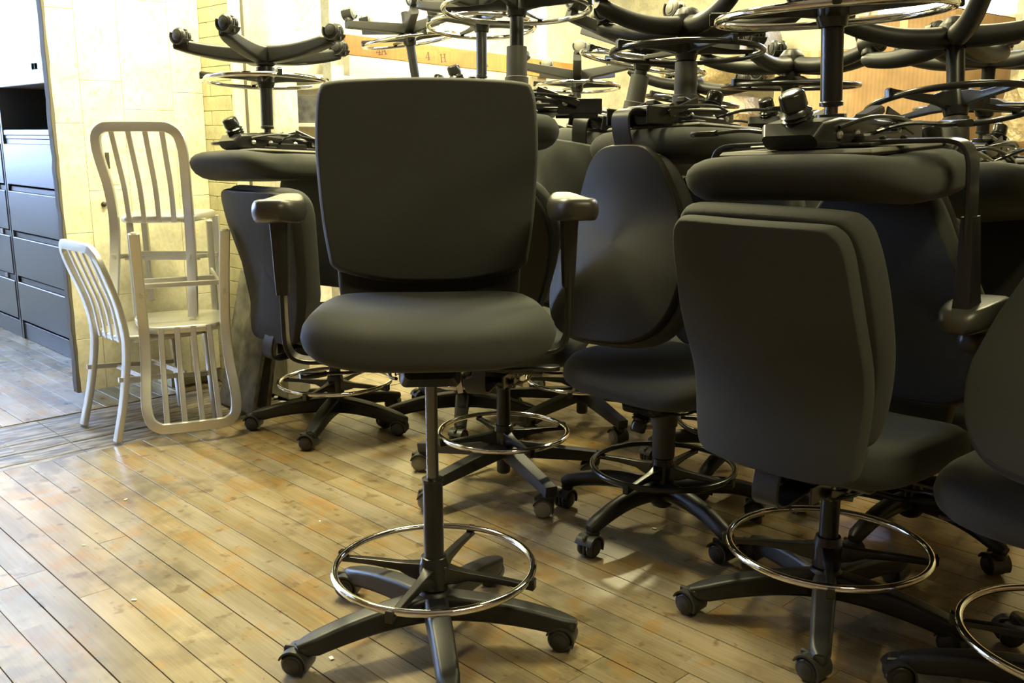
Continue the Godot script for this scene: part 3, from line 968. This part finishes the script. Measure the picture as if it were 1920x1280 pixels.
func room() -> void:
	# floor: dark bed, planks on it
	var fl := struct("floor", box_mesh(Vector3(-2.6, -0.2, -9.1), Vector3(7.0, -0.0165, 2.6), M.sub), "worn maple strip floor with dark joints", "floor")
	lay(fl, -2.5 + 0.0, 6.8, -3.74, 2.5, Rect2(0.35, -3.8, 3.5, 3.7))
	lay(fl, -2.5, 2.25, -9.0, -4.335, Rect2(0.6, -7.5, 1.6, 3.2))
	lay(fl, 2.42, 6.8, -5.6, -3.75, Rect2(0, 0, 0.001, 0.001))
	# worn sill strip in front of the opening, planks across
	var en := noise(5.0, 77, 4)
	var qs := [-4.333, -4.05, -3.93, -3.80, -3.742]
	for r in 4:
		for sg in [[-2.5, 0.62], [0.623, 1.31], [1.313, 2.25]]:
			var rings := []
			var steps := int((sg[1] - sg[0]) / 0.03)
			var top := -0.003 - 0.0015 * r + rng.randf_range(-0.001, 0.001)
			for i in steps + 1:
				var x := lerpf(sg[0], sg[1], float(i) / steps)
				var za: float = qs[r] + 0.0015 + (0.010 * en.get_noise_2d(x, r * 9.0) if r > 0 else 0.0) + 0.003 * absf(en.get_noise_2d(x * 4.0, 3.0))
				var zb: float = qs[r + 1] - 0.0015 + (0.010 * en.get_noise_2d(x, (r + 1) * 9.0) if r < 3 else 0.0) - 0.003 * absf(en.get_noise_2d(x * 4.0, 8.0))
				rings.append(PackedVector3Array([Vector3(x, -0.016, za), Vector3(x, top - 0.002, za), Vector3(x, top, za + 0.003), Vector3(x, top, zb - 0.003), Vector3(x, top - 0.002, zb), Vector3(x, -0.016, zb)]))
			grid(rings)
			part(fl, "sill_plank", commit(M.worn))
	struct("ceiling", box_mesh(Vector3(-2.6, 3.6, -9.1), Vector3(7.0, 3.75, 2.6), M.ceil), "plain pale ceiling above the storeroom", "ceiling")
	# outer walls
	rbox(Vector3(4.65, 1.8, -5.7), Vector3(4.5, 3.6, 0.2), 0.002)
	struct("wall_back", commit(M.white), "white painted back wall behind the chairs", "wall")
	struct("wall_left", box_mesh(Vector3(-2.7, 0, -9.1), Vector3(-2.5, 3.6, 2.6), M.brickwall), "bare brick-red side wall left of the camera", "wall")
	struct("wall_front", box_mesh(Vector3(-2.6, 0, 2.5), Vector3(7.0, 3.6, 2.7), M.brickwall), "bare brick-red wall behind the camera", "wall")
	# end wall on the right with its high window
	rbox(Vector3(6.9, 0.95, -1.5), Vector3(0.2, 1.9, 8.3), 0.002)
	rbox(Vector3(6.9, 3.3, -1.5), Vector3(0.2, 0.6, 8.3), 0.002)
	rbox(Vector3(6.9, 2.45, -4.55), Vector3(0.2, 1.1, 2.2), 0.002)
	rbox(Vector3(6.9, 2.45, 0.1), Vector3(0.2, 1.1, 5.0), 0.002)
	struct("wall_right", commit(M.cream), "cream end wall with a high window", "wall")
	window("window_1", Vector3(6.9, 1.9, -2.925), PI / 2, 1.05, 1.1, "bright daylit window high in the end wall")
	# far wall of the room beyond the opening
	rbox(Vector3(-0.1, 0.45, -9.1), Vector3(4.9, 0.9, 0.2), 0.002)
	rbox(Vector3(-0.1, 3.35, -9.1), Vector3(4.9, 0.5, 0.2), 0.002)
	rbox(Vector3(-2.3, 2.0, -9.1), Vector3(0.5, 2.2, 0.2), 0.002)
	rbox(Vector3(2.15, 2.0, -9.1), Vector3(0.4, 2.2, 0.2), 0.002)
	struct("wall_far", commit(M.white), "white wall of the next room with wide windows", "wall")
	for k in 3: window("window_%d" % (k + 2), Vector3(-2.05 + 1.333 * (k + 0.5), 0.9, -9.1), 0.0, 1.333, 2.2, ["left", "middle", "right"][k] + " window of the daylit next room")
	# wall with the wide opening, partly covered by the sliding door
	rbox(Vector3(-1.75, 1.8, -4.53), Vector3(1.5, 3.6, 0.16), 0.002)
	rbox(Vector3(0.6, 3.2, -4.53), Vector3(3.25, 0.8, 0.16), 0.002)
	rbox(Vector3(2.12, 1.4, -4.53), Vector3(0.28, 2.8, 0.16), 0.002)
	struct("wall_opening", commit(M.oldpaint), "painted wall with a wide opening to the next room", "wall")
	# brick partition running back from the pier
	rbox(Vector3(2.36, 0.8, -6.6), Vector3(0.2, 1.6, 4.8), 0.002)
	rbox(Vector3(2.36, 3.45, -6.6), Vector3(0.2, 0.3, 4.8), 0.002)
	rbox(Vector3(2.36, 2.45, -5.05), Vector3(0.2, 1.7, 1.7), 0.002)
	rbox(Vector3(2.36, 2.45, -8.95), Vector3(0.2, 1.7, 0.1), 0.002)
	for k in 3: window("window_%d" % (k + 5), Vector3(2.36, 1.6, -8.9 + k + 0.5), PI / 2, 1.0, 1.7, ["far", "middle", "near"][k] + " window above the filing cabinets")
	rbox(Vector3(2.31, 1.8, -4.28), Vector3(0.18, 3.6, 0.35), 0.002)
	var pw := struct("wall_partition", commit(M.white), "painted partition behind the pier", "wall")
	# bricks of the narrow painted face seen between door and pier
	rbox(Vector3(2.218, 1.8, -4.265), Vector3(0.004, 3.6, 0.29), 0.001)
	part(pw, "mortar", commit(M.mortar))
	rbox(Vector3.ZERO, Vector3(0.012, 0.0638, 0.203), 0.002)
	var bm := commit(M.oldpaint)
	rbox(Vector3.ZERO, Vector3(0.012, 0.0638, 0.085), 0.002)
	var hm := commit(M.oldpaint)
	for r in 48:
		var y := 0.036 + r * 0.0655
		var off := 0.0 if r % 2 == 0 else 0.105
		part(pw, "brick", bm, Transform3D(Basis(), Vector3(2.212, y, -4.30 + off * 0.95)))
		part(pw, "brick", hm, Transform3D(Basis(), Vector3(2.212, y, -4.157 if r % 2 == 0 else -4.352)))
	# pier with boards
	var pier := struct("wall_pier", box_mesh(Vector3(2.265, 0, -4.09), Vector3(2.40, 3.6, -3.87), M.cream, 0.008), "cream timber pier with a long dark crack", "wall")
	rbox(Vector3(2.233, 1.8, -4.095), Vector3(0.052, 3.6, 0.028), 0.004)
	part(pier, "edge_board", commit(M.white))
	rbox(Vector3(2.2615, 1.8, -4.075), Vector3(0.007, 3.6, 0.012), 0.001)
	part(pier, "crack", commit(M.edge))
	rbox(Vector3(2.33, 1.8, -3.864), Vector3(0.12, 3.6, 0.02), 0.004)
	part(pier, "face_board", commit(M.white))

func window(called: String, at: Vector3, turn: float, w: float, h: float, label: String) -> void:
	var t := Node3D.new()
	t.name = called
	add_child(t)
	t.transform = Transform3D(Basis(Vector3.UP, turn), at)
	t.set_meta("kind", "structure")
	t.set_meta("label", label)
	t.set_meta("category", "window")
	rbox(Vector3(0, 0.03, 0), Vector3(w, 0.06, 0.1), 0.004)
	rbox(Vector3(0, h - 0.03, 0), Vector3(w, 0.06, 0.1), 0.004)
	rbox(Vector3(-w / 2 + 0.03, h / 2, 0), Vector3(0.06, h, 0.1), 0.004)
	rbox(Vector3(w / 2 - 0.03, h / 2, 0), Vector3(0.06, h, 0.1), 0.004)
	part(t, "window_frame", commit(M.cream))
	rbox(Vector3(0, h / 2, 0), Vector3(0.03, h - 0.1, 0.05), 0.003)
	rbox(Vector3(0, h / 2, 0), Vector3(w - 0.1, 0.03, 0.05), 0.003)
	part(t, "glazing_bar", commit(M.cream))
	for sx in [-1, 1]:
		for sy in [-1, 1]:
			rbox(Vector3(sx * (w / 4 - 0.005), h / 2 + sy * (h / 4 - 0.01), 0), Vector3(w / 2 - 0.06, h / 2 - 0.06, 0.004), 0.001)
			part(t, "pane", commit(M.glass))

func objects() -> void:
	tin_door()
	cabinet(-6.18, -5.18, "dark grey lateral filing cabinet with an open top compartment", true)
	cabinet(-7.19, -6.19, "dark grey filing cabinet farther back, mostly cut by the frame", false)
	chairs()
	props()

func tin_door() -> void:
	var x0 := 1.525
	var z := -4.385
	var t := thing("sliding_fire_door", "cream tin-clad sliding door with seamed panels and ragged dark edge", "door", Transform3D(Basis(), Vector3(1.86, 0.075, z)))
	var w := 2.205 - x0
	rbox(Vector3(w / 2 + x0 - 1.86, 1.45, -0.02), Vector3(w, 2.9, 0.045), 0.003)
	part(t, "core", commit(M.mortar))
	# ragged bare edge strip
	var n := noise(6.0, 5, 3)
	var path := []
	var sec := []
	for i in 60:
		var y := 2.9 * i / 59.0
		path.append(Vector3(x0 - 1.86 - 0.004 + 0.004 * n.get_noise_1d(y * 3.0), y, -0.016))
		sec.append(rrect(0.016 + 0.008 * n.get_noise_1d(y * 4.0 + 9.0), 0.05, 0.003, 1))
	sweep(path, sec, Vector3(0, 0, 1))
	part(t, "worn_edge", commit(M.edge))
	var xs := [x0 - 1.86, x0 - 1.86 + 0.118, x0 - 1.86 + 0.30, x0 - 1.86 + 0.53, x0 - 1.86 + w]
	var starts := [0.24, 0.42, 0.30, 0.38]
	for c in 4:
		var y: float = 0.0
		var nx: float = starts[c]
		while y < 2.89:
			var y2 := minf(nx, 2.9)
			rbox(Vector3((xs[c] + xs[c + 1]) / 2, (y + y2) / 2, 0.005), Vector3(xs[c + 1] - xs[c] - 0.0014, y2 - y - 0.0014, 0.006), 0.0015)
			part(t, "tin_panel", commit(M.cream))
			y = y2
			nx = y2 + 0.47
	rbox(Vector3(-0.125, 0.99, 0.009), Vector3(0.085, 0.15, 0.003), 0.001)
	part(t, "latch_plate", commit(M.cream))
	rbox(Vector3(-0.128, 1.02, 0.012), Vector3(0.018, 0.07, 0.004), 0.001)
	part(t, "latch_slot", commit(M.iron))
	lathe([[0.002, 0.0], [0.012, 0.0], [0.009, 0.012], [0.004, 0.016]], 12, Transform3D(Basis(Vector3(1, 0, 0), PI / 2), Vector3(-0.16, 0.83, 0.008)))
	rbox(Vector3(-0.15, 0.836, 0.016), Vector3(0.04, 0.008, 0.006), 0.002)
	part(t, "latch_knob", commit(M.iron))
	rbox(Vector3(-0.13, 0.70, 0.01), Vector3(0.007, 0.007, 0.006), 0.001)
	part(t, "nail", commit(M.iron))

func chairs() -> void:
	var fl := 0.0
	chair({"label": "raised black fabric drafting chair with armrests standing alone in front", "pos": Vector3(1.375, 0, -1.70), "yaw": -39.5, "S": 0.838, "tube": 0.42, "laz": -33.9, "spokes": 67.0, "R": 0.239, "back": "main", "arms": true, "recline": 6.0, "toe": 3.0})
	var mc := get_node("drafting_chair")
	sweep(spline([Vector3(0.03, 0.735, 0.10), Vector3(0.045, 0.70, 0.105), Vector3(0.06, 0.685, 0.11), Vector3(0.066, 0.655, 0.11)], 4), [rrect(0.012, 0.002, 0.0008, 1)], Vector3(0, 0.1, 1))
	part(mc, "care_tag", commit(M.paper))
	chair({"label": "lowered black drafting chair with its fabric back to us and chrome ring, right", "pos": Vector3(2.17, 0, -1.10), "yaw": 90.0, "S": 0.535, "laz": -63.0, "spokes": 30.0, "R": 0.245, "back": "fabric", "arms": true, "padz": 0.045, "ah": 0.26, "recline": 9.0, "lift": -0.015})
	chair({"label": "black drafting chair with black ring and plain seat under the plastic-shelled back", "pos": Vector3(2.352, 0, -1.76), "yaw": -90.0, "S": 0.55, "laz": -90.0, "spokes": 10.0, "R": 0.222, "ring": "gloss", "base": 3, "post": "sleeve", "back": "plastic", "knob": true, "cs": "b"})
	chair({"label": "black drafting chair beside the aluminum chairs, side on with chrome ring", "pos": Vector3(2.21, 0, -3.37), "yaw": 92.0, "S": 0.49, "laz": -51.0, "spokes": 25.0, "R": 0.233, "back": "wide", "arms": true, "lift": -0.02, "padz": -0.06, "recline": 3.0, "bz": -0.24})
	chair({"label": "black drafting chair with straight-armed base and chrome ring just behind the raised one", "pos": Vector3(2.235, 0, -2.365), "yaw": 120.0, "S": 0.56, "laz": -17.0, "spokes": 40.0, "R": 0.223, "base": 2, "back": "plastic", "post": "plain"})
	chair({"label": "black drafting chair cut by the right edge, chrome ring at the bottom corner", "pos": Vector3(2.12, 0, -0.50), "yaw": -90.0, "S": 0.55, "laz": -160.0, "spokes": 20.0, "R": 0.236, "back": "fabric"})
	chair({"label": "black drafting chair farther back with straight base, chrome ring beside the black-ringed chair", "pos": Vector3(2.985, 0, -2.67), "yaw": -80.0, "S": 0.53, "laz": 52.0, "R": 0.234, "base": 2, "back": "fabric"})
	chair({"label": "black drafting chair in the second row, chrome ring seen below the raised seat", "pos": Vector3(2.65, 0, -3.06), "yaw": 0.0, "S": 0.73, "laz": -115.0, "spokes": 45.0, "R": 0.205, "back": "fabric", "lift": -0.17, "cs": "b"})
	chair({"label": "black drafting chair in shadow behind the fabric back, black ring and round legs", "pos": Vector3(2.84, 0, -1.18), "yaw": 90.0, "S": 0.46, "laz": -20.0, "ring": "gloss", "base": 3, "back": "fabric"})
	chair({"label": "black drafting chair in shadow behind the plastic-shelled back, black ring", "pos": Vector3(2.95, 0, -1.85), "yaw": -90.0, "S": 0.50, "legs": 10.0, "ring": "gloss", "base": 3, "back": "plastic"})
	# upturned ones; pos is the centre of the foot ring
	chair({"inv": true, "label": "upturned drafting chair above the aluminum chairs, curved legs and chrome ring", "pos": Vector3(2.046, 1.414, -3.528), "yaw": -88.0, "S": 0.58, "laz": -55.0, "R": 0.236, "back": "fabric", "tilt": [0.7, 0.7, -4.0], "lift": -0.10})
	chair({"inv": true, "label": "upturned drafting chair on the fabric-backed chair, large chrome ring at the top", "pos": Vector3(2.03, 1.468, -1.107), "yaw": -90.0, "S": 0.59, "legs": 5.0, "R": 0.245, "back": "plastic", "arms": true, "ah": 0.255, "padz": -0.03, "tilt": [0.69, -0.72, -3.0], "spokes": 60.0})
	chair({"inv": true, "label": "upturned drafting chair with black ring, its plastic shell hanging down in the middle", "pos": Vector3(2.595, 1.463, -1.906), "yaw": 90.0, "S": 0.54, "laz": -32.0, "R": 0.235, "ring": "gloss", "base": 3, "post": "sleeve", "back": "plastic", "tilt": [0.7, 0.7, -4.0]})
	chair({"inv": true, "label": "upturned drafting chair straight behind the raised one, chrome ring at the top edge", "pos": Vector3(2.414, 1.628, -2.485), "yaw": -134.0, "S": 0.66, "legs": 12.0, "post": "sleeve", "back": "fabric", "tilt": [0.7, 0.7, -5.0], "R": 0.25, "slide": 0.10, "backed": false})
	chair({"inv": true, "label": "upturned drafting chair with straight grey base and tilted chrome ring over the wooden rail", "pos": Vector3(3.365, 1.696, -4.288), "yaw": 90.0, "S": 0.62, "laz": -103.0, "base": 2, "back": "fabric", "tilt": [0.69, -0.72, -8.0], "R": 0.25})
	chair({"inv": true, "label": "upturned drafting chair with chrome ring between two others above the raised back", "pos": Vector3(3.008, 1.674, -3.319), "yaw": -90.0, "S": 0.62, "legs": 3.0, "back": "plastic", "tilt": [0.7, 0.7, -7.0]})
	chair({"inv": true, "label": "upturned drafting chair far back with straight grey base and level chrome ring", "pos": Vector3(4.128, 1.462, -3.768), "yaw": 80.0, "S": 0.60, "laz": -47.6, "base": 2, "post": "sleeve", "back": "fabric", "tilt": [0.7, 0.7, -5.0]})
	chair({"inv": true, "label": "upturned drafting chair with steeply tilted chrome ring, leaning right of the rail", "pos": Vector3(3.022, 1.475, -2.422), "yaw": 95.0, "S": 0.58, "laz": -111.0, "base": 2, "post": "sleeve", "back": "fabric", "tilt": [0.69, -0.72, 10.0]})
	chair({"inv": true, "label": "upturned drafting chair with black ring right of the large chrome ring", "pos": Vector3(3.405, 1.389, -2.013), "yaw": -90.0, "S": 0.48, "legs": 66.0, "ring": "gloss", "base": 3, "post": "sleeve", "back": "fabric", "R": 0.25})
	chair({"inv": true, "label": "upturned drafting chair at the far right with black ring below round black legs", "pos": Vector3(2.815, 1.287, -1.145), "yaw": -90.0, "S": 0.62, "ringY": 0.31, "laz": -56.0, "ring": "gloss", "base": 3, "post": "sleeve", "back": "plastic", "tilt": [0.7, 0.7, -13.0], "lift": -0.12})
	chair({"inv": true, "label": "upturned drafting chair out by the right edge, its wide fabric back hanging down", "pos": Vector3(2.27, 1.46, -0.455), "yaw": 88.0, "S": 0.54, "legs": 20.0, "ring": "gloss", "base": 3, "back": "pear"})
	chair({"inv": true, "label": "upturned drafting chair deep in the pile, black ring tilted near the cartons", "pos": Vector3(4.237, 1.372, -3.068), "yaw": 90.0, "S": 0.52, "legs": 10.0, "ring": "gloss", "base": 3, "back": "fabric", "tilt": [0.69, -0.72, 7.0]})
	chair({"inv": true, "label": "upturned drafting chair with round legs crossing behind the far right one", "pos": Vector3(3.75, 1.30, -1.42), "yaw": 90.0, "S": 0.58, "ringY": 0.29, "legs": 50.0, "ring": "gloss", "base": 3, "back": "fabric"})
	chair({"inv": true, "label": "farthest upturned drafting chair, straight grey base low under the level ring", "pos": Vector3(5.0, 1.236, -4.1), "yaw": -85.0, "S": 0.44, "legs": 20.0, "base": 2, "back": "fabric"})
	for q in [[Vector3(4.13, 0, -3.77), -95.0, "black drafting chair hidden under the far straight-based upturned chair"], [Vector3(4.24, 0, -3.05), -90.0, "black drafting chair deep in the pile under a black-ringed upturned chair"], [Vector3(3.42, 0, -3.45), 90.0, "black drafting chair in the third row below the wooden rail"], [Vector3(3.78, 0, -1.5), -90.0, "black drafting chair in the third row before the big carton"], [Vector3(5.0, 0, -4.1), 85.0, "black drafting chair at the very back near the right rail post"]]:
		chair({"label": q[2], "pos": q[0], "yaw": q[1], "S": 0.53, "legs": 20.0, "back": "fabric"})
	# aluminium chairs
	navy(Transform3D(Basis(Vector3.UP, deg_to_rad(91.0)), Vector3(1.675, 0.006, -3.945)), "brushed aluminum chair standing on the floor, its slatted back to the left")
	navy(Transform3D(Basis(Vector3.UP, deg_to_rad(160.0)) * Basis(Vector3(0, 0, 1), PI), Vector3(1.765, 0.840, -3.83)), "brushed aluminum chair upside down, slatted back hanging almost to the floor")
	navy(Transform3D(Basis(Vector3.UP, deg_to_rad(136.0)), Vector3(1.845, 0.466, -4.075)), "brushed aluminum chair on top, seen from behind against the tin door")

func props() -> void:
	# two grey panels leaning in the corner by the pier
	for k in 2:
		rbox(Vector3(0, 0.31, 0), Vector3(0.30, 0.62, 0.022), 0.004)
		single("leaning_panel", commit(M.greypanel), ["grey panel leaning in the corner, nearer one", "grey panel leaning in the corner, behind the other"][k], "panel", Transform3D(Basis(Vector3.UP, deg_to_rad(-90)) * Basis(Vector3(1, 0, 0), deg_to_rad([-14.0, -10.0][k])), Vector3(2.02 + 0.085 * k, 0.003, -3.885 - 0.02 * k)), "grey panels in the corner")
	# wooden rails on posts behind the chairs
	var z := -5.0
	for k in 2:
		var px: float = [3.40, 5.14][k]
		single("rail_post", box_mesh(Vector3(px - 0.045, 0, z - 0.12), Vector3(px + 0.045, 3.6, z - 0.03), M.cream, 0.004), ["cream post at the left end of the wooden rail", "cream post with peeling paint at the right of the rail"][k], "post", Transform3D(), "cream posts behind the chairs")
	for k in 2:
		var a: Vector3 = [Vector3(3.43, 1.725, z), Vector3(4.2, 1.235, z)][k]
		var b: Vector3 = [Vector3(5.42, 1.645, z), Vector3(5.25, 1.225, z)][k]
		var t := thing("wooden_rail", ["long orange pine rail nailed across the posts", "short lower pine rail by the right post"][k], "rail", Transform3D(Basis(), a), "pine rails behind the chairs")
		sweep([Vector3.ZERO, b - a], [rrect(0.036, 0.115 if k == 0 else 0.10, 0.003, 2)])
		part(t, "plank", commit(M.pine))
		rbox(Vector3(-0.001, 0, 0), Vector3(0.003, 0.11, 0.034), 0.001)
		part(t, "end_grain", commit(M.pine_end))
		if k == 0:
			for q in [[0.12, 0.02], [0.17, 0.018]]:
				rbox(Vector3(q[0], q[1] - q[0] * 0.04, 0.0185), Vector3(0.01, 0.01, 0.003), 0.001)
				part(t, "nail", commit(M.ink))
			var f := SystemFont.new()
			f.font_names = ["Droid Serif"]
			for q in [["4A", 0.26], ["4", 0.62], ["H", 0.75], ["A", 1.12], ["L", 1.62]]:
				var tm := TextMesh.new()
				tm.text = q[0]
				tm.font = f
				tm.font_size = 16
				tm.pixel_size = 0.0042
				tm.depth = 0.001
				tm.material = M.ink
				part(t, "pencil_mark", tm, Transform3D(Basis(Vector3(0, 0, 1), 0.12), Vector3(q[1], -0.015 - q[1] * 0.04, 0.0185)))
	# shelf on the back wall with two boxes
	var ws := thing("wall_shelf", "pale shelf boards on the white back wall, seen left of the raised chair", "shelf", Transform3D(Basis(), Vector3(3.45, 1.26, -5.42)))
	for k in 2:
		rbox(Vector3(0, 0.29 * k, 0), Vector3(1.3, 0.025, 0.33), 0.003)
		part(ws, "board", commit(M.shelf))
	for k in 2:
		rbox(Vector3(-0.6 + 1.2 * k, 0.14, -0.15), Vector3(0.03, 0.34, 0.03), 0.003)
		part(ws, "upright", commit(M.shelf))
	single("storage_box", box_mesh(Vector3(3.22, 1.2735, -5.54), Vector3(3.50, 1.44, -5.28), M.greypanel, 0.004), "grey box on the lower pale shelf board", "box", Transform3D(), "boxes on the pale shelf")
	single("storage_box", box_mesh(Vector3(3.66, 1.5635, -5.54), Vector3(4.02, 1.70, -5.28), M.shelf, 0.004), "cream box on the upper shelf board below the rail", "box", Transform3D(), "boxes on the pale shelf")
	# pale waste paper leaning behind the pier
	for k in 4:
		rbox(Vector3(0, 0.16, 0), Vector3(0.26, 0.32, 0.006), 0.002)
		single("paper_board", commit(M.paper), ["outermost", "second", "third", "innermost"][k] + " of the pale boards leaning behind the pier", "board", Transform3D(Basis(Vector3.UP, 0.5) * Basis(Vector3(1, 0, 0), -0.22), Vector3(2.72, 0.003, -4.42) + Vector3(-sin(0.5), 0, -cos(0.5)) * 0.014 * k), "pale boards behind the pier")
	# cartons and wrapped bundles before the end wall
	carton(Vector3(6.15, 0.0, -2.8), Vector3(0.9, 1.0, 1.2), 2, M.card, "large brown carton on the floor by the end wall")
	carton(Vector3(6.15, 1.0, -2.66), Vector3(0.8, 0.90, 0.60), -3, M.card, "tall plain brown carton stacked below the window")
	carton(Vector3(6.2, 0.0, -4.2), Vector3(0.8, 0.95, 1.0), 4, M.card2, "tan carton on the floor left of the big one")
	carton(Vector3(6.2, 0.0, -1.62), Vector3(0.8, 1.05, 1.05), -2, M.card2, "tan carton on the floor at the right")
	carton(Vector3(6.2, 1.0, -3.3), Vector3(0.75, 0.72, 0.55), 3, M.card2, "lower tan carton beside the tall brown one")
	sack(Vector3(6.2, 0.955, -4.35), Vector3(0.8, 0.55, 0.9), 3, "crumpled tan wrapped bundle on the tan carton")
	sack(Vector3(6.25, 1.53, -4.3), Vector3(0.75, 0.5, 0.85), 9, "crumpled pale bundle topmost of the stack")
	sack(Vector3(6.2, 1.055, -1.75), Vector3(0.75, 0.6, 0.9), 14, "crumpled cream bundle at the far right")
	# litter on the floor
	for k in 14:
		var q := Vector3(rng.randf_range(0.9, 2.4), 0.0, rng.randf_range(-3.4, -1.2))
		if k > 8: q = Vector3(2.05 + 0.02 * k, 0, -3.8 + rng.randf_range(-0.2, 0.1))
		var s := rng.randf_range(0.004, 0.010) if k < 9 else rng.randf_range(0.01, 0.03)
		rbox(Vector3(0, s * 0.15, 0), Vector3(s * 1.6, s * 0.3, s), s * 0.1)
		single("paper_scrap", commit(M.paper), "tiny pale scrap lying on the boards" if k < 9 else "pale scrap in the dusty corner by the pier", "scrap", Transform3D(Basis(Vector3.UP, rng.randf() * TAU), q), "scraps on the open boards" if k < 9 else "scraps in the corner")
